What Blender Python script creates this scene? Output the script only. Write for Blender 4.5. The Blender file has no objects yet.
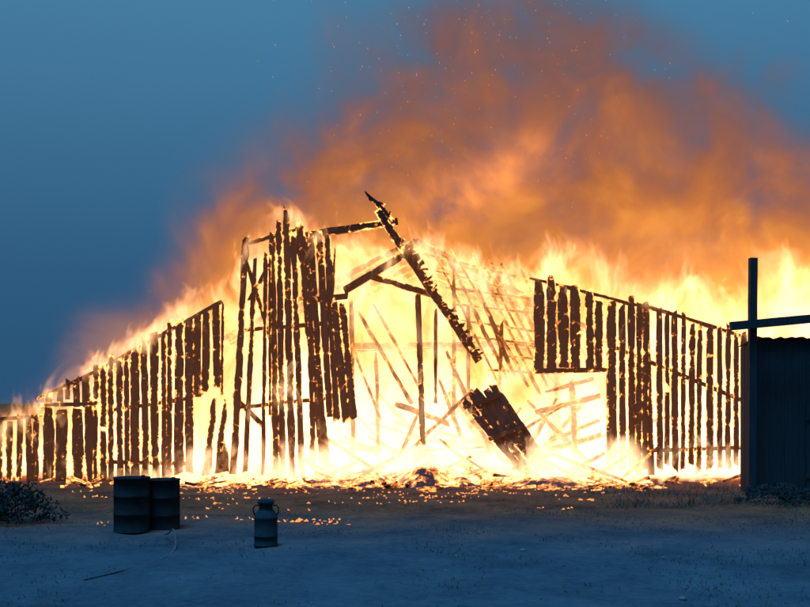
import bpy, bmesh, math, random
from mathutils import Vector, noise
random.seed(7)
R = random.uniform
sc = bpy.context.scene
sc.view_settings.view_transform = 'Standard'
sc.view_settings.look = 'None'
sc.view_settings.exposure = 0

S = 38.0
def fx(px): return (px-405)/S
def fz(py): return (480-py)/S

# ---------------- node helpers ----------------
class E:
    def __init__(s, nt, sock): s.nt=nt; s.s=sock
    def _op(s, op, o=None, o2=None, clamp=False, rev=False):
        n=s.nt.nodes.new('ShaderNodeMath'); n.operation=op; n.use_clamp=clamp
        a=[s,o] if not rev else [o,s]
        if o is None: a=[s]
        if o2 is not None: a.append(o2)
        for i,v in enumerate(a):
            if isinstance(v,E): s.nt.links.new(v.s,n.inputs[i])
            else: n.inputs[i].default_value=v
        return E(s.nt,n.outputs[0])
    def __add__(s,o): return s._op('ADD',o)
    __radd__=__add__
    def __mul__(s,o): return s._op('MULTIPLY',o)
    __rmul__=__mul__
    def __sub__(s,o): return s._op('SUBTRACT',o)
    def __rsub__(s,o): return s._op('SUBTRACT',o,rev=True)
    def pw(s,o): return s._op('POWER',o)
    def mn(s,o): return s._op('MINIMUM',o)
    def mx(s,o): return s._op('MAXIMUM',o)
    def ab(s): return s._op('ABSOLUTE')
    def cl(s): return s._op('ADD',0.0,clamp=True)
    def exp(s): return s._op('EXPONENT')
    def ss(s,a,b):
        n=s.nt.nodes.new('ShaderNodeMapRange'); n.interpolation_type='SMOOTHSTEP'
        s.nt.links.new(s.s,n.inputs['Value'])
        n.inputs['From Min'].default_value=a; n.inputs['From Max'].default_value=b
        return E(s.nt,n.outputs[0])
def newmat(name):
    m=bpy.data.materials.new(name); m.use_nodes=True
    m.node_tree.nodes.clear()
    try: m.cycles.emission_sampling='NONE'
    except Exception as e: print(e)
    return m, m.node_tree
def node(nt,t,**k):
    n=nt.nodes.new(t)
    for a,b in k.items(): setattr(n,a,b)
    return n
def noise_n(nt, vec, scale, detail=3, rough=0.55, dist=0.0):
    n=node(nt,'ShaderNodeTexNoise'); nt.links.new(vec,n.inputs['Vector'])
    n.inputs['Scale'].default_value=scale; n.inputs['Detail'].default_value=detail
    n.inputs['Roughness'].default_value=rough; n.inputs['Distortion'].default_value=dist
    return n
def mapping(nt, vec, scale=(1,1,1), loc=(0,0,0)):
    n=node(nt,'ShaderNodeMapping'); nt.links.new(vec,n.inputs['Vector'])
    n.inputs['Scale'].default_value=scale; n.inputs['Location'].default_value=loc
    return n.outputs[0]
def ramp(nt, fac, stops):
    n=node(nt,'ShaderNodeValToRGB'); nt.links.new(fac,n.inputs[0])
    el=n.color_ramp.elements
    while len(el)<len(stops): el.new(0.5)
    for e,(p,c) in zip(el,stops): e.position=p; e.color=(*c,1)
    return n.outputs[0]

def surf_mat(name, c1, c2, scale=3, stretch=(1,1,1), rough=0.9, bump=0.3, ember=0.0, ember_thr=0.62, ember_scale=3.0, metallic=0.0, spec=0.1, ew=0.1, edge=0.0):
    m,nt=newmat(name)
    tc=node(nt,'ShaderNodeTexCoord').outputs['Object']
    v=mapping(nt,tc,stretch)
    n=noise_n(nt,v,scale,6,0.65)
    col=ramp(nt,n.outputs[0],[(0.3,c1),(0.7,c2)])
    b=node(nt,'ShaderNodeBsdfPrincipled')
    nt.links.new(col,b.inputs['Base Color'])
    b.inputs['Roughness'].default_value=rough; b.inputs['Metallic'].default_value=metallic
    b.inputs['Specular IOR Level'].default_value=spec
    bp=node(nt,'ShaderNodeBump'); bp.inputs['Strength'].default_value=bump; bp.inputs['Distance'].default_value=0.03
    nt.links.new(n.outputs[0],bp.inputs['Height']); nt.links.new(bp.outputs[0],b.inputs['Normal'])
    if ember>0:
        n2=noise_n(nt,tc,ember_scale,4,0.65,0.6)
        e=E(nt,n2.outputs[0])
        if edge>0:
            at=node(nt,'ShaderNodeAttribute'); at.attribute_name='burn'
            n3=E(nt,noise_n(nt,tc,1.1,2,0.5).outputs[0])
            e=e+E(nt,at.outputs['Fac'])*edge*n3.ss(0.35,0.65)
        col2=ramp(nt,e.s,[(ember_thr,(0.6,0.08,0.0)),(ember_thr+ew,(1,0.42,0.10))])
        st=e.ss(ember_thr,ember_thr+ew)*ember
        nt.links.new(col2,b.inputs['Emission Color']); nt.links.new(st.s,b.inputs['Emission Strength'])
    o=node(nt,'ShaderNodeOutputMaterial'); nt.links.new(b.outputs[0],o.inputs['Surface'])
    return m

M_char = surf_mat('charred_wood',(0.035,0.018,0.014),(0.09,0.042,0.03),6,(1,1,0.15),0.9,0.6,ember=3.2,ember_thr=0.60,ember_scale=6.0,ew=0.16,edge=0.26)
M_hotwood = surf_mat('burning_wood',(0.06,0.025,0.015),(0.12,0.05,0.02),5,(1,1,1),0.9,0.5,ember=1.6,ember_thr=0.46,ember_scale=3.5,ew=0.2,edge=0.15)
M_deb = surf_mat('smouldering_debris',(0.04,0.02,0.015),(0.1,0.04,0.02),5,(1,1,1),0.9,0.5,ember=2.8,ember_thr=0.44,ember_scale=3.0,ew=0.25,edge=0.15)
M_grey = surf_mat('tarred_boards',(0.028,0.032,0.036),(0.042,0.046,0.048),5,(3,3,0.3),0.95,0.3)
M_can = surf_mat('dull_steel',(0.025,0.03,0.035),(0.045,0.045,0.045),9,(1,1,1),0.85,0.15,spec=0.0)
M_drum = surf_mat('sooty_steel',(0.018,0.018,0.019),(0.035,0.031,0.03),5,(1,1,1),0.9,0.2,spec=0.0)
M_rub = surf_mat('rubber',(0.06,0.07,0.08),(0.09,0.09,0.09),9,(1,1,1),0.7,0.1)
M_grass = surf_mat('dry_grass',(0.05,0.055,0.045),(0.10,0.10,0.07),2,(1,1,1),0.9,0.0)
M_leaf = surf_mat('leaves',(0.015,0.018,0.017),(0.03,0.033,0.027),3,(1,1,1),0.9,0.0)

# ---------------- mesh helpers ----------------
def obj_from_bm(bm,name,mats,parent=None,smooth=False):
    me=bpy.data.meshes.new(name); bm.normal_update(); bm.to_mesh(me); bm.free()
    for m in mats: me.materials.append(m)
    if smooth:
        for p in me.polygons: p.use_smooth=True
    o=bpy.data.objects.new(name,me); sc.collection.objects.link(o)
    if parent: o.parent=parent
    return o
def empty(name,loc=(0,0,0)):
    o=bpy.data.objects.new(name,None); o.empty_display_size=0.5; sc.collection.objects.link(o); return o

def beam(bm, a, b, w, t, rag=0.0, seg=None, up=None, endrag=0.0, mi=0):
    a=Vector(a); b=Vector(b); d=b-a; L=d.length; d.normalize()
    lay=bm.verts.layers.float.get('burn') or bm.verts.layers.float.new('burn')
    yv=Vector((0,1,0))
    if abs(d.y)>0.9: yv=Vector((0,0,1))
    side=d.cross(yv).normalized(); th=side.cross(d).normalized()
    if seg is None: seg=max(2,int(L/0.13))
    sd=R(0,100); rings=[]
    def edge(q,f):
        s=f*L
        v=noise.noise(Vector((s*1.3,sd+q,0)))*1.1+noise.noise(Vector((s*5,sd+q,7)))*0.7
        if rag>0.1: # burnt ends taper
            v-=0.9*max(0,1-s/0.35)
        return 1+rag*v*1.4
    for i in range(seg+1):
        f=i/seg; p=a+d*(L*f)
        l=-w/2*max(0.15,edge(0,f)); r=w/2*max(0.15,edge(50,f))
        e=R(-endrag,endrag) if i in (0,seg) else 0
        e2=R(-endrag,endrag) if i in (0,seg) else 0
        ins=min(0.045,w*0.25); em_=(e+e2)/2
        fr=[(side*l+th*(-t/2)+d*e,1),(side*(l+ins)+th*(-t/2)+d*em_,0),(side*(r-ins)+th*(-t/2)+d*em_,0),(side*r+th*(-t/2)+d*e2,1),
            (side*r+th*(t/2)+d*e2,1),(side*l+th*(t/2)+d*e,1)]
        endb=1 if (i<=0 or i==seg) else 0
        ring=[]
        for q,bv in fr:
            v=bm.verts.new(p+q); v[lay]=max(bv,endb); ring.append(v)
        rings.append(ring)
    for i in range(seg):
        A=rings[i];B=rings[i+1]
        for k in range(6):
            bm.faces.new((A[k],A[(k+1)%6],B[(k+1)%6],B[k]))
    bm.faces.new(rings[0][::-1]); bm.faces.new(rings[-1])

def FB(bm, p0, p1, wpx, y=0.0, t=0.03, rag=0.12, endrag=0.06, y1=None, mi=0):
    if y1 is None: y1=y
    beam(bm,(fx(p0[0]),y,fz(p0[1])),(fx(p1[0]),y1,fz(p1[1])),wpx/S,t,rag,endrag=endrag,mi=mi)

def lerp(pts,x):
    if x<=pts[0][0]: return pts[0][1]
    for (a,b),(c,d) in zip(pts,pts[1:]):
        if x<=c: return b+(d-b)*(x-a)/(c-a)
    return pts[-1][1]

def boards(bm, x0,x1, top, bot, wmin=5,wmax=9,gmin=1,gmax=3.5, y=0.0, skew=2, toprag=5, botrag=3, brk=0.0):
    x=x0
    while x<x1:
        w=R(wmin,wmax)
        if x+w>x1+2: w=max(3,x1-x)
        cx=x+w/2
        ty=lerp(top,cx)+R(-toprag,toprag); by=lerp(bot,cx)+R(-botrag,botrag)
        sx=R(-skew,skew)*0.8; rg=R(0.08,0.26)
        if random.random()<brk:
            m=ty+(by-ty)*R(0.3,0.8); gap=R(4,12)
            FB(bm,(cx,ty),(cx+sx*.5,m-gap/2),w,y,0.03,rg,0.2)
            FB(bm,(cx+sx*.5,m+gap/2),(cx+sx,by),w,y,0.03,rg,0.2)
        else:
            FB(bm,(cx,ty),(cx+sx,by),w,y+R(-0.012,0.012),0.03,rg,0.12)
        g=R(gmin,gmax)
        if random.random()<0.14: g+=3
        x+=w+g

barn=empty('burning_barn')
# ---- left wing
bm=bmesh.new()
boards(bm,-60,38,[(-60,430),(38,418)],[(0,482),(38,482)],5,8,1.5,3.6,toprag=3)
FB(bm,(-60,424),(42,416),4,0.05,0.1,0.1)
boards(bm,44,98,[(44,405),(98,403)],[(44,484),(98,486)],8,12,0.3,1.6,toprag=2,y=-0.02)
FB(bm,(42,405),(99,404),4,-0.06,0.05,0.1)
boards(bm,100,178,[(100,362),(178,324)],[(100,486),(178,488)],5,9,0.8,3.4,toprag=7,brk=0.12)
boards(bm,44,98,[(44,396),(98,366)],[(44,404),(98,404)],5,9,1,5,toprag=5,y=0.06)
boards(bm,176,193,[(176,322),(193,316)],[(176,488),(193,488)],8,9,0.2,0.5,toprag=2,y=-0.02)
boards(bm,194,223,[(194,314),(223,300)],[(194,392),(223,392)],6,8,1.0,2.4,toprag=6)
for p,q,w in [((214,400),(205,480),7),((225,398),(217,480),6),((222,440),(226,480),8),((238,398),(233,478),4)]:
    FB(bm,p,q,w,0.05,0.04,0.3)
FB(bm,(36,399),(98,370),3.5,0.10,0.12,0.4)
FB(bm,(98,370),(222,301),3.5,0.10,0.12,0.4)
FB(bm,(100,412),(192,398),4,0.06,0.08,0.1)
FB(bm,(100,462),(192,464),4,0.06,0.08,0.1)
obj_from_bm(bm,'left_wing_wall',[M_char],barn)

# ---- tall gable boards
bm=bmesh.new()
tall=[((246,240),(233,478),7),((255,264),(245,476),5),((266,250),(263,474),4),((270,258),(270,420),3),
 ((272,232),(276,474),6),((279,222),(283,474),6),((286,212),(292,476),7),((293,232),(302,472),6),
 ((300,228),(327,480),10),((309,236),(313,470),6)]
for p,q,w in tall: FB(bm,p,q,w,R(-0.05,0.05),0.04,0.26,0.2)
for i,(a,b,w) in enumerate([((311,232),(322,420),6.5),((319,230),(330,421),7),((327,236),(337,422),7),((334,300),(346,420),8),((342,300),(354,422),7.5)]):
    FB(bm,a,b,w,R(-0.06,0.0),0.03,0.18,0.12)
FB(bm,(312,300),(348,296),6,0.06,0.06)
FB(bm,(246,330),(345,322),4,0.08,0.07,0.2)
FB(bm,(236,408),(330,398),4,0.08,0.07,0.2)
FB(bm,(246,244),(300,228),4,0.08,0.07,0.2)
FB(bm,(232,395),(262,425),5,0.1,0.07,0.2)
FB(bm,(246,262),(270,340),4,0.1,0.07,0.2)
FB(bm,(270,262),(250,300),5,0.1,0.07,0.3)
obj_from_bm(bm,'gable_boards',[M_char],barn)

# ---- frame / rafters
bm=bmesh.new()
FB(bm,(296,236),(396,221),7,0.15,0.16,0.2)
FB(bm,(376,208),(480,362),8,0.12,0.2,0.15)
FB(bm,(366,193),(392,220),6,0.12,0.1,0.35,0.1)
FB(bm,(370,199),(386,206),4,0.16,0.1,0.35,0.1)
for k in range(26):
    f=k/25; x=402+f*76; y=244+f*114
    FB(bm,(x-R(1,4),y+R(-3,3)),(x+R(2,8),y-R(1,6)),R(3,7),0.02,0.03,0.3,0.05)
FB(bm,(343,291),(413,249),7,0.15,0.14,0.1)
FB(bm,(368,275),(432,294),6,0.22,0.14,0.1)
FB(bm,(418,290),(423,446),6,0.3,0.15,0.15)
FB(bm,(436,308),(436,404),3.5,0.35,0.1,0.2)
FB(bm,(390,212),(392,240),3,0.2,0.1,0.3)
FB(bm,(335,245),(330,320),3,0.2,0.1,0.3)
obj_from_bm(bm,'front_rafters',[M_char],barn)

# ---- inner burning skeleton
bm=bmesh.new()
for a,b,w in [((356,308),(412,404),4),((372,300),(420,388),3),((345,330),(380,420),3),((455,270),(455,420),4),((480,285),(520,380),4),
  ((395,404),(450,424),6),((540,412),(606,396),6),((545,452),(606,436),6),((548,392),(600,378),4),((560,440),(606,420),4),
  ((470,300),(470,400),4),((505,320),(500,440),4),((575,380),(580,470),6),((447,350),(500,470),4),((350,300),(352,470),5),((375,350),(378,470),4),
  ((560,400),(520,470),5),((530,400),(600,470),5),((420,410),(395,470),4),((440,380),(475,470),4)]:
    FB(bm,a,b,w,R(0.5,0.9),0.1,0.3)
for k in range(14):
    y=0.7+k*0.2; ox=k*11
    FB(bm,(430+ox+R(-4,4),242+k*2+R(-4,6)),(500+ox*R(.9,1.1),375+k*3+R(-20,10)),R(2,4),y,0.08,0.4)
for k in range(8):
    FB(bm,(428+k*9,250+k*17),(545+k*7+R(-30,10),272+k*14+R(-6,6)),R(2,3),0.9,0.06,0.4,y1=1.9)
for k in range(5):
    y=2+k*0.7
    for sgn in (-1,1):
        beam(bm,(0.3,y,6.6-0.15*k),(0.3+sgn*5.5,y,3.8),0.16,0.16,0.15)
        beam(bm,(0.3+sgn*4,y,0),(0.3+sgn*4,y,4.4),0.16,0.16,0.15)
    beam(bm,(-3.7,y,3.6),(4.3,y,3.7),0.16,0.16,0.15)
for k in range(46):   # heap of collapsed timbers
    x=random.gauss(1.8,1.9); y=R(0.2,2.4); L=R(1.0,3.0); an=R(-0.1,1.0); s=random.choice((-1,1))
    a=Vector((x,y,R(0,0.9))); b=a+Vector((s*L*math.cos(an),R(-.3,.6),L*math.sin(an)))
    beam(bm,a,b,R(0.06,0.13),0.08,0.3,endrag=0.05)
obj_from_bm(bm,'burning_skeleton',[M_hotwood],barn)

# ---- fallen panel
bm=bmesh.new()
c0=Vector((fx(456),-0.5,fz(398))); c1=Vector((fx(520),-0.9,fz(478))); du=(Vector((fx(494),-0.35,fz(384)))-c0)
for k in range(5):
    o=du*((k+0.5)/5)
    beam(bm,c0+o+Vector((R(-.06,.06),0,R(-.06,.06))),c1+o*0.85+Vector((R(-.08,.08),0,R(-.05,.10))),0.215,0.03,0.12,endrag=0.1)
for f in (0.12,0.5,0.85):
    p=c0.lerp(c1,f)+Vector((0,-0.06,0)); beam(bm,p-du*0.04,p+du*0.9,0.11,0.06,0.1)
obj_from_bm(bm,'fallen_wall_panel',[M_char],barn)

# ---- right wing
bm=bmesh.new()
boards(bm,534,606,[(534,276),(606,297)],[(534,372),(606,371)],8,12,0.8,2.0,toprag=4,botrag=2)
boards(bm,607,642,[(607,298),(642,306)],[(607,472),(642,471)],6,9,1.4,3.0,toprag=5)
boards(bm,643,746,[(643,306),(746,334)],[(643,471),(746,467)],4.5,8,1.6,4.0,toprag=6,brk=0.08)
FB(bm,(530,278),(640,306),3.5,0.08,0.12,0.35)
FB(bm,(640,304),(746,337),3.5,0.08,0.12,0.35)
FB(bm,(534,371),(612,370),5,0.08,0.12,0.1)
FB(bm,(612,300),(612,474),9,0.1,0.15,0.06)
FB(bm,(646,302),(652,474),6,0.1,0.15,0.1)
FB(bm,(612,346),(742,400),4,0.09,0.08,0.1)
FB(bm,(612,452),(742,448),4,0.09,0.08,0.1)
obj_from_bm(bm,'right_wing_wall',[M_char],barn)

# ---- embers bed
bm=bmesh.new()
nx,ny=130,56; g=[]
for j in range(ny+1):
    row=[]
    for i in range(nx+1):
        x=-6.5+13.0*i/nx; y=-2.9+8.1*j/ny
        edge=min(1,i/8,(nx-i)/8,j/20,(ny-j)/3)
        cen=math.exp(-((x-1.2)/3.0)**2)
        z=-0.07+edge*(0.10+(0.25+0.7*cen)*max(0,noise.noise(Vector((x*0.9,y*0.9,3)))+0.38)+0.14*noise.noise(Vector((x*4,y*4,1)))+0.11*noise.noise(Vector((x*9,y*9,1))))
        row.append(bm.verts.new((x,y+0.6*noise.noise(Vector((x*1.3,0,9))),z)))
    g.append(row)
for j in range(ny):
    for i in range(nx): bm.faces.new((g[j][i],g[j][i+1],g[j+1][i+1],g[j+1][i]))
M_bed,nt=newmat('ember_bed')
tc=node(nt,'ShaderNodeTexCoord').outputs['Object']
sep=node(nt,'ShaderNodeSeparateXYZ'); nt.links.new(tc,sep.inputs[0])
yy=E(nt,sep.outputs[1])
ne=E(nt,noise_n(nt,tc,3.2,5,0.7).outputs[0])
heat=(ne-0.47)*5.5+yy.ss(-2.9,-0.5)*1.5-0.3
col=ramp(nt,heat.cl().s,[(0.0,(0.5,0.05,0.0)),(0.5,(1,0.28,0.04)),(1.0,(1,0.5,0.18))])
b=node(nt,'ShaderNodeBsdfPrincipled'); b.inputs['Base Color'].default_value=(0.05,0.025,0.018,1); b.inputs['Roughness'].default_value=1
nt.links.new(col,b.inputs['Emission Color']); nt.links.new((heat.cl()*3.2).s,b.inputs['Emission Strength'])
o=node(nt,'ShaderNodeOutputMaterial'); nt.links.new(b.outputs[0],o.inputs['Surface'])
obj_from_bm(bm,'ember_bed',[M_bed],barn,True)

# ---- debris
bm=bmesh.new()
for k in range(420):
    x=R(-5.5,6.2) if k%2 else random.gauss(1.5,2.4); y=random.gauss(-1.1,0.8)
    if k%5==0: x=R(-10,8.5)
    y=max(y,-4.0)
    L=R(0.1,0.6); an=R(0,6.28); el=R(-0.1,0.35)
    a=Vector((x,y,0.0+R(0,0.3)*math.exp(-((x-1.2)/3)**2)*(1 if y>-1.5 else 0.1))); d=Vector((math.cos(an)*math.cos(el),math.sin(an)*math.cos(el),abs(math.sin(el))))
    beam(bm,a,a+d*L,R(0.03,0.09),R(0.03,0.06),0.3,endrag=0.03)
for k in range(26):
    x=R(-2.4,5.8); L=R(0.9,2.2); s=random.choice((-1,1))
    a=Vector((x,-0.9+R(-.7,.5),0.05)); b=a+Vector((s*L*R(.5,.9),R(.3,1.2),L*R(.15,.5)))
    beam(bm,a,b,R(0.06,0.10),0.08,0.3,endrag=0.06)
obj_from_bm(bm,'charred_debris',[M_deb],barn)

# ---- small burning bits on the ground
bm=bmesh.new()
def gpt(px,py):
    d=1026*2.1/(py-400); return ((px-405)*d/1026, d-27)
spots=[(290,521,14),(305,521,14),(325,523,10),(338,520,8),(240,519,5),(187,518,8),(210,490,10),(225,492,8),(100,497,8),(105,524,4),(75,492,5),(410,502,12),(470,494,12),(370,498,10),(560,508,5),(585,500,5),(640,490,6),(430,497,15),(205,508,5)]
for k in range(40): spots.append((R(190,620),487+abs(random.gauss(0,8)),R(3,9)))
for (px,py,n) in spots:
    X,Y=gpt(px,py)
    for k in range(int(n)):
        a=Vector((X+random.gauss(0,.22),Y+R(-.2,.2),-0.01+R(0,.02)))
        an=R(0,6.28); L=R(0.03,0.12)
        h=R(0.01,0.045)
        base=[a+Vector((math.cos(an)*L*s,math.sin(an)*L*s,0)) for s in (-.5,.5)]
        b2=a+Vector((R(-.03,.03),R(-.03,.03),h)); b3=a+Vector((R(-.03,.03),0.03,0))
        vs=[bm.verts.new(q) for q in (base[0],base[1],b3,b2)]
        for t in ((0,1,3),(1,2,3),(2,0,3),(0,2,1)): bm.faces.new([vs[i] for i in t])
m,nt=newmat('glowing_coal')
em=node(nt,'ShaderNodeEmission'); em.inputs[0].default_value=(1,0.34,0.08,1); em.inputs[1].default_value=1.4
o=node(nt,'ShaderNodeOutputMaterial'); nt.links.new(em.outputs[0],o.inputs[0])
obj_from_bm(bm,'burning_embers',[m])

# ---- sparks
bm=bmesh.new()
for k in range(420):
    z=4.5+11*R(0,1)**0.8; x=random.gauss(1.2+0.15*z*0.5,1.5+0.10*z); y=R(1,7)
    s=R(0.006,0.013)
    c=Vector((x,y,z)); l=R(1,2.5)
    vs=[bm.verts.new(c+Vector(q)*s) for q in ((1,0,0),(-1,0,0),(0,1,0),(0,-1,0),(R(-.6,.6),0,l),(0,0,-l))]
    for a,b in ((0,2),(2,1),(1,3),(3,0)):
        bm.faces.new((vs[a],vs[b],vs[4])); bm.faces.new((vs[b],vs[a],vs[5]))
m,nt=newmat('spark_glow')
em=node(nt,'ShaderNodeEmission'); em.inputs[0].default_value=(1,0.35,0.12,1); em.inputs[1].default_value=0.9
o=node(nt,'ShaderNodeOutputMaterial'); nt.links.new(em.outputs[0],o.inputs[0])
obj_from_bm(bm,'sparks',[m])

# ---------------- volumes ----------------
def box(name,lo,hi,mat):
    bm=bmesh.new(); bmesh.ops.create_cube(bm,size=1)
    for v in bm.verts:
        v.co=Vector([lo[i]+(v.co[i]+0.5)*(hi[i]-lo[i]) for i in range(3)])
    return obj_from_bm(bm,name,[mat])

# flames
m,nt=newmat('flame_volume')
tc=node(nt,'ShaderNodeTexCoord').outputs['Object']
sep=node(nt,'ShaderNodeSeparateXYZ'); nt.links.new(tc,sep.inputs[0])
x,y,z=[E(nt,sep.outputs[i]) for i in range(3)]
FX0,FX1=-12.5,13.5
top=[(-12.5,1.5),(fx(0),1.6),(fx(38),2.2),(fx(130),3.9),(fx(200),5.1),(fx(228),5.5),(fx(250),6.5),(fx(285),7.3),(fx(320),6.6),(fx(380),6.3),(fx(430),6.5),(fx(480),6.0),
     (fx(530),5.7),(fx(570),6.3),(fx(600),6.1),(fx(640),5.2),(fx(705),5.6),(fx(745),4.9),(fx(800),5.9),(13.5,5.9)]
fc=node(nt,'ShaderNodeFloatCurve'); cu=fc.mapping.curves[0]
xn=(x-FX0)*(1/(FX1-FX0)); nt.links.new(xn.s,fc.inputs['Value'])
pts=[((a-FX0)/(FX1-FX0),b/10) for a,b in top]
cu.points[0].location=pts[0]; cu.points[1].location=pts[-1]
for p in pts[1:-1]: cu.points.new(*p)
fc.mapping.update()
h=E(nt,fc.outputs[0])*10
w1=noise_n(nt,mapping(nt,tc,(1,1,0.6)),0.8,0,0.5)
va=node(nt,'ShaderNodeVectorMath',operation='MULTIPLY_ADD')
nt.links.new(w1.outputs['Color'],va.inputs[0]); va.inputs[1].default_value=(1.8,1.8,1.8); nt.links.new(tc,va.inputs[2])
n1=E(nt,noise_n(nt,mapping(nt,va.outputs[0],(1,0.6,0.42)),1.8,3,0.65).outputs[0])
mm=h-z
wallband=((mm-0.4).ab()*-1.3).exp()*0.27
low=z.ss(1.5,0.1)*((x-1.4).ab().ss(5.5,3.0)*0.24+0.12)
front=(y.ss(0.25,-0.05)*0.33-wallband-low).mx(0.0)+y.ss(-0.9,-2.0)*0.2
depth=(n1+(mm*0.22).mn(0.10)-0.52-front+mm.ss(3.0,5.0)*0.14)
d=(depth*9).cl()
wing=(x+0.3).ab().ss(5.0,6.6)
amp=0.16+(n1-0.43).mx(0.0)*4.6+mm.ss(2.4,5.4)*0.9+wing*mm.ss(0.3,1.5)*0.6
amp=amp*(0.8+y.ss(2.2,0.6)*0.7)
dens=d*amp
glow_veil=mm.ss(-0.8,1.0)*y.ss(-2.0,-0.2)*0.04  # added orange glow in front of the boards, imitating halation
tot=dens+glow_veil
colf=ramp(nt,(tot*0.8).cl().s,[(0.0,(1,0.30,0.05)),(0.35,(1,0.38,0.09)),(1.0,(1,0.54,0.27))])
em=node(nt,'ShaderNodeEmission'); nt.links.new(colf,em.inputs[0]); nt.links.new((tot*1.2).s,em.inputs[1])
ab=node(nt,'ShaderNodeVolumeAbsorption'); ab.inputs[0].default_value=(0,0,0,1); nt.links.new((dens*0.3).s,ab.inputs[1])
ad=node(nt,'ShaderNodeAddShader'); nt.links.new(em.outputs[0],ad.inputs[0]); nt.links.new(ab.outputs[0],ad.inputs[1])
o=node(nt,'ShaderNodeOutputMaterial'); nt.links.new(ad.outputs[0],o.inputs['Volume'])
box('flames',(FX0,-2.0,0.03),(FX1,5.0,8.2),m)
m.cycles.volume_step_rate=0.9

# smoke
m,nt=newmat('smoke_volume')
tc=node(nt,'ShaderNodeTexCoord').outputs['Object']
sep=node(nt,'ShaderNodeSeparateXYZ'); nt.links.new(tc,sep.inputs[0])
x,y,z=[E(nt,sep.outputs[i]) for i in range(3)]
n0=noise_n(nt,tc,0.28,0,0.5)
va=node(nt,'ShaderNodeVectorMath',operation='MULTIPLY_ADD')
nt.links.new(n0.outputs['Color'],va.inputs[0]); va.inputs[1].default_value=(3,3,3); nt.links.new(tc,va.inputs[2])
n2=E(nt,noise_n(nt,va.outputs[0],0.55,4,0.62).outputs[0])
nb=E(nt,n0.outputs[0])-0.5
xl=x-((z.mx(4.7)-4.7)*0.78-9.9)+nb*4
xr=((z-8.9)*-1.1+16.0)-x+nb*4
side=xl.ss(-1.0,6.0)*xr.ss(-1.0,5.5)
dens=side*((n2-0.41).mx(0.0)*7.5+0.22+z.ss(8.5,5.5)*0.25)*z.ss(21,9)*0.8
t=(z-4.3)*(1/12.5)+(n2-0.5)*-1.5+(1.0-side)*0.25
colr=ramp(nt,t.cl().s,[(0.0,(0.95,0.34,0.06)),(0.22,(0.60,0.185,0.04)),(0.45,(0.36,0.118,0.055)),(0.7,(0.20,0.095,0.085)),(1.0,(0.10,0.10,0.13))])  # firelight on the smoke painted as its own glow, more orange low down
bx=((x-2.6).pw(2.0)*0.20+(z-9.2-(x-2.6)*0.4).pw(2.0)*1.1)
bil=(bx*-1.0).exp()*(n2-0.38).mx(0)*7  # highlight on the billow, put in as extra glow
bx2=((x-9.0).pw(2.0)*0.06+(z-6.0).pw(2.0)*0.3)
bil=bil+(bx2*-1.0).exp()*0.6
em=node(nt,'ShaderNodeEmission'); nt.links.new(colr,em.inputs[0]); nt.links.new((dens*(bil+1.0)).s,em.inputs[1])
ab=node(nt,'ShaderNodeVolumeAbsorption'); ab.inputs[0].default_value=(0,0,0,1); nt.links.new(dens.s,ab.inputs[1])
ad=node(nt,'ShaderNodeAddShader'); nt.links.new(em.outputs[0],ad.inputs[0]); nt.links.new(ab.outputs[0],ad.inputs[1])
o=node(nt,'ShaderNodeOutputMaterial'); nt.links.new(ad.outputs[0],o.inputs['Volume'])
box('smoke',(-12,5.1,0.1),(18,9.5,17.5),m)
m.cycles.volume_step_rate=1.0

# ---------------- ground ----------------
bm=bmesh.new()
def axis(lim,n):
    return [lim*(abs(t)**3.2)*(1 if t>0 else -1) for t in [(-1+2*i/n) for i in range(n+1)]]
xs=axis(600,300); ys=[v-12 for v in axis(600,300)]
g=[]
for yy in ys:
    row=[]
    for xx in xs:
        r=math.hypot(xx,yy+12)
        k=max(0,1-r/60)
        z=k*(0.05*noise.noise(Vector((xx*0.5,yy*0.5,0)))+0.03*noise.noise(Vector((xx*2.1,yy*2.1,5)))+0.015*noise.noise(Vector((xx*6,yy*6,5))))-0.02
        row.append(bm.verts.new((xx,yy,z)))
    g.append(row)
for j in range(len(ys)-1):
    for i in range(len(xs)-1): bm.faces.new((g[j][i],g[j][i+1],g[j+1][i+1],g[j+1][i]))
M_gr,nt=newmat('dirt_ground')
tc=node(nt,'ShaderNodeTexCoord').outputs['Object']
sep=node(nt,'ShaderNodeSeparateXYZ'); nt.links.new(tc,sep.inputs[0])
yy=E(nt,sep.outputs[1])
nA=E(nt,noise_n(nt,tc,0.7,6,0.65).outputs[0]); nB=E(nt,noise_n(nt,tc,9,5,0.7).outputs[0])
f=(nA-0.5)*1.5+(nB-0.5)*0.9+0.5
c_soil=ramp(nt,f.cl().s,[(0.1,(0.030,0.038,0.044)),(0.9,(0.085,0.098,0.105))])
c_firelit=ramp(nt,f.cl().s,[(0.2,(0.08,0.025,0.014)),(0.8,(0.26,0.080,0.035))])  # firelight put into the dirt colour, blended in redder towards the barn
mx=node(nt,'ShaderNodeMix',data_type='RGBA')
nt.links.new((yy+(nA-0.5)*6).ss(-13.5,-6.0).s,mx.inputs[0]); nt.links.new(c_soil,mx.inputs[6]); nt.links.new(c_firelit,mx.inputs[7])
b=node(nt,'ShaderNodeBsdfPrincipled'); nt.links.new(mx.outputs[2],b.inputs['Base Color']); b.inputs['Roughness'].default_value=1; b.inputs['Specular IOR Level'].default_value=0
bp=node(nt,'ShaderNodeBump'); bp.inputs['Strength'].default_value=0.5; bp.inputs['Distance'].default_value=0.04
nt.links.new(nB.s,bp.inputs['Height']); nt.links.new(bp.outputs[0],b.inputs['Normal'])
o=node(nt,'ShaderNodeOutputMaterial'); nt.links.new(b.outputs[0],o.inputs['Surface'])
obj_from_bm(bm,'ground',[M_gr],None,True)

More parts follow.
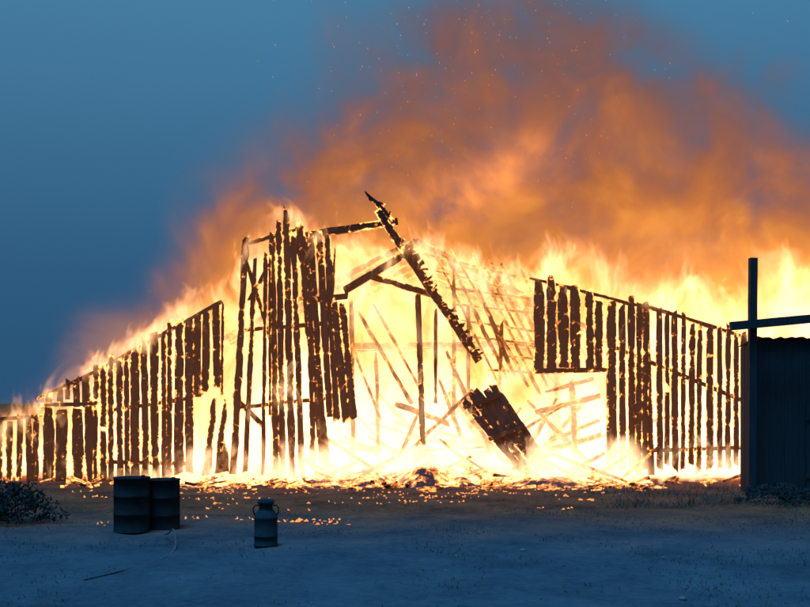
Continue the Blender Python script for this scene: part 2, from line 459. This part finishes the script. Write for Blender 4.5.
# grass
bm=bmesh.new()
cnt=0
while cnt<14000:
    Y=-18+16*random.random()**0.8; X=R(-10,11)
    dn=noise.noise(Vector((X*0.7,Y*0.7,2)))*1.6+0.1+ (0.45 if X>3 else 0)
    if random.random()>dn: continue
    cnt+=1
    hh=R(0.015,0.06)*(1+ (2.4 if X>4 and Y>-7 else 0)); an=R(0,6.28); w=R(0.004,0.009)
    lean=Vector((R(-.8,.8),R(-.8,.8),1))*hh
    p=Vector((X,Y,-0.02)); s=Vector((math.cos(an),math.sin(an),0))*w
    bm.faces.new([bm.verts.new(q) for q in (p-s,p+s,p+lean)])
obj_from_bm(bm,'grass',[M_grass])

# ---------------- props ----------------
def lathe(bm,prof,c,n=32):
    rings=[]
    for r,zz in prof:
        rings.append([bm.verts.new((c[0]+r*math.cos(2*math.pi*i/n),c[1]+r*math.sin(2*math.pi*i/n),c[2]+zz)) for i in range(n)])
    for A,B in zip(rings,rings[1:]):
        for i in range(n): bm.faces.new((A[i],A[(i+1)%n],B[(i+1)%n],B[i]))
    bm.faces.new(rings[0][::-1]); bm.faces.new(rings[-1])
def tube(bm,path,r,n=8):
    path=[Vector(p) for p in path]; rings=[]
    for i,p in enumerate(path):
        d=(path[min(i+1,len(path)-1)]-path[max(i-1,0)]).normalized()
        u=d.cross(Vector((0.13,0.2,1))).normalized(); v=d.cross(u)
        rings.append([bm.verts.new(p+(u*math.cos(2*math.pi*k/n)+v*math.sin(2*math.pi*k/n))*r) for k in range(n)])
    for A,B in zip(rings,rings[1:]):
        for k in range(n): bm.faces.new((A[k],A[(k+1)%n],B[(k+1)%n],B[k]))
    bm.faces.new(rings[0][::-1]); bm.faces.new(rings[-1])
# milk can
bm=bmesh.new(); c=(-2.02,-12.1,-0.02)
lathe(bm,[(0.165,0),(0.175,0.01),(0.175,0.03),(0.168,0.04),(0.168,0.14),(0.174,0.145),(0.174,0.16),(0.168,0.165),(0.168,0.40),(0.172,0.41),(0.165,0.43),(0.13,0.50),(0.098,0.54),(0.095,0.60),(0.125,0.625),(0.125,0.645),(0.115,0.655),(0.115,0.675),(0.06,0.69),(0.02,0.695)],c)
for s in (-1,1):
    tube(bm,[(c[0]+s*0.10,c[1],0.57),(c[0]+s*0.15,c[1],0.575),(c[0]+s*0.185,c[1],0.53),(c[0]+s*0.18,c[1],0.47),(c[0]+s*0.155,c[1],0.43)],0.012)
obj_from_bm(bm,'milk_can',[M_can],None,True)
# drums
for i,(X,Y,tl) in enumerate([(-4.42,-10.4,0.0),(-4.02,-10.0,0.02)]):
    bm=bmesh.new()
    lathe(bm,[(0.27,0.02),(0.29,0.0),(0.295,0.02),(0.285,0.03),(0.285,0.28),(0.297,0.295),(0.285,0.31),(0.285,0.57),(0.297,0.585),(0.285,0.6),(0.285,0.86),(0.297,0.87),(0.297,0.885),(0.28,0.885),(0.275,0.865),(0.05,0.865)],(X,Y,-0.03-0.06*i),40)
    tube(bm,[(X+0.18,Y,0.83-0.06*i),(X+0.18,Y,0.885-0.06*i)],0.035,12)
    obj_from_bm(bm,'steel_drum',[M_drum],None,True)
# hose
bm=bmesh.new(); path=[]
for k in range(60):
    f=k/59; an=f*math.pi
    path.append((-3.75+0.9*math.sin(an)*0.6, -11.0-f*4.0, 0.0+0.18*math.exp(-((f-0.2)/0.12)**2)))
tube(bm,path,0.012,10)
obj_from_bm(bm,'garden_hose',[M_rub],None,True)
def bush(c,rx,ry,rz,n):
    bm=bmesh.new()
    for k in range(40):
        an=R(0,6.28); el=R(0.3,1.5); L=R(0.6,1.0)
        e=Vector((c[0]+rx*math.cos(an)*math.cos(el)*L,c[1]+ry*math.sin(an)*math.cos(el)*L,rz*math.sin(el)*L))
        tube(bm,[(c[0]+R(-.1,.1),c[1]+R(-.1,.1),0),Vector((c[0],c[1],0)).lerp(e,0.5)+Vector((0,0,0.08)),e],0.008,4)
    for k in range(n):
        an=R(0,6.28); el=math.asin(R(0,1)); q=R(0.35,1.0)**0.5
        p=Vector((rx*math.cos(an)*math.cos(el)*q,ry*math.sin(an)*math.cos(el)*q,rz*math.sin(el)*q))
        if noise.noise(p*3.5+Vector(c))<-0.08: continue
        p*=1+0.25*noise.noise(p*2)
        p+=Vector(c); p.z=max(p.z,0.03)
        u=Vector((R(-1,1),R(-1,1),R(-1,1))).normalized(); v=u.orthogonal().normalized(); s=R(0.02,0.045)
        bm.faces.new([bm.verts.new(w) for w in (p-u*s,p+v*s*0.5,p+u*s,p-v*s*0.5)])
    obj_from_bm(bm,'bush',[M_leaf])
bush((-6.9,-9.2,0),1.0,0.7,0.7,5000)
bush((7.8,-6.0,0),1.1,0.8,0.4,3500)
# shed
shed=empty('tool_shed')
bm=bmesh.new()
x0,x1,y0,y1=7.85,11.6,-4.0,-3.0
def wallboards(a,b,z1a,z1b):
    a=Vector(a); b=Vector(b); L=(b-a).length; n=int(L/0.16)
    for k in range(n):
        f=(k+.5)/n; p=a.lerp(b,f); top_=z1a+(z1b-z1a)*f
        d=(b-a).normalized(); nrm=Vector((d.y,-d.x,0))*R(-0.006,0.006)
        w=L/n-0.003
        hw=d*w/2; th=Vector((d.y,-d.x,0))*0.012
        vs=[]
        for zz in (0,top_+R(-.03,.03)):
            for q in (p-hw-th,p+hw-th,p+hw+th,p-hw+th): vs.append(bm.verts.new(q+nrm+Vector((0,0,zz))))
        for ff in ((0,1,2,3),(7,6,5,4),(0,4,5,1),(1,5,6,2),(2,6,7,3),(3,7,4,0)): bm.faces.new([vs[i] for i in ff])
wallboards((x0,y0,0),(x1,y0,0),3.42,3.50)
wallboards((x0,y1,0),(x0,y0,0),3.3,3.42)
wallboards((x1,y0,0),(x1,y1,0),3.50,3.3)
wallboards((x1,y1,0),(x0,y1,0),3.3,3.3)
obj_from_bm(bm,'walls',[M_grey],shed)
bm=bmesh.new()
ncor=46
rows=[]
for (yy,zz) in ((y0-0.1,3.5),(y1+0.1,3.35)):
    rows.append([bm.verts.new((x0-0.05+(x1-x0+0.1)*i/ncor,yy,zz+0.018*math.sin(i*2.1)+0.03*noise.noise(Vector((i*.3,0,0))))) for i in range(ncor+1)])
for i in range(ncor): bm.faces.new((rows[0][i],rows[0][i+1],rows[1][i+1],rows[1][i]))
o=obj_from_bm(bm,'tin_roof',[M_grey],shed)
sm=o.modifiers.new('s','SOLIDIFY'); sm.thickness=0.02
bm=bmesh.new()
beam(bm,(9.4,-4.04,0.05),(9.4,-4.04,2.0),0.85,0.03,0.0)
beam(bm,(8.95,-4.07,0.4),(9.85,-4.07,0.4),0.1,0.02,0.0); beam(bm,(8.95,-4.07,1.7),(9.85,-4.07,1.7),0.1,0.02,0.0)
obj_from_bm(bm,'door',[M_grey],shed)
bm=bmesh.new()
beam(bm,(7.66,-4.3,-0.1),(7.70,-4.3,5.24),0.16,0.16,0.05,seg=16)
beam(bm,(7.15,-4.45,3.72),(11.5,-4.45,4.13),0.19,0.13,0.04,seg=14)
beam(bm,(9.0,-4.42,3.5),(9.02,-4.42,3.8),0.14,0.14,0.05)
beam(bm,(11.3,-4.3,-0.1),(11.3,-4.3,4.4),0.16,0.16,0.05,seg=16)
obj_from_bm(bm,'timber_post_frame',[M_grey])
# pebbles
bm=bmesh.new()
for k in range(40):
    X=R(-8,8); Y=R(-17,-4); s=R(0.01,0.025)
    if k==0: X,Y,s=(2.95,-16.1,0.045)
    if k==1: X,Y,s=(1.65,-12.6,0.05)
    r=bmesh.ops.create_icosphere(bm,subdivisions=1,radius=s)
    for v in r['verts']:
        v.co=Vector((v.co.x*R(.8,1.3)+X,v.co.y*R(.8,1.3)+Y,v.co.z*0.6-0.01))
M_st=surf_mat('stone',(0.10,0.10,0.10),(0.2,0.2,0.18),5)
obj_from_bm(bm,'stones',[M_st],None,True)

# ---------------- world, blue fill, camera ----------------
w=bpy.data.worlds.new('World'); sc.world=w; w.use_nodes=True
nt=w.node_tree; nt.nodes.clear()
tc=node(nt,'ShaderNodeTexCoord').outputs['Generated']
sep=node(nt,'ShaderNodeSeparateXYZ'); nt.links.new(tc,sep.inputs[0])
col=ramp(nt,E(nt,sep.outputs[2]).cl().s,[(0.0,(0.022,0.085,0.18)),(0.12,(0.028,0.105,0.215)),(0.35,(0.060,0.20,0.35)),(1.0,(0.07,0.22,0.38))])
bg=node(nt,'ShaderNodeBackground'); nt.links.new(col,bg.inputs[0]); bg.inputs[1].default_value=1.0
o=node(nt,'ShaderNodeOutputWorld'); nt.links.new(bg.outputs[0],o.inputs[0])
try: w.cycles.sampling_method='NONE'
except Exception as e: print(e)

L=bpy.data.lights.new('blue_fill','SUN'); L.energy=4.2; L.color=(0.08,0.43,1.0); L.angle=math.radians(20)  # added blue fill from above with no visible source, turns the ground blue
lo=bpy.data.objects.new('blue_fill',L); sc.collection.objects.link(lo)
lo.rotation_euler=Vector((0.15,0.2,-0.96)).to_track_quat('-Z','Y').to_euler()

cam=bpy.data.cameras.new('camera'); co=bpy.data.objects.new('camera',cam); sc.collection.objects.link(co)
co.location=(0,-27,2.1); co.rotation_euler=(math.radians(90),0,0)
cam.sensor_width=36; cam.lens=36*1026/810; cam.shift_y=96.5/810; cam.clip_end=2000
cam.dof.use_dof=True; cam.dof.focus_distance=17.5; cam.dof.aperture_fstop=1.4
sc.camera=co
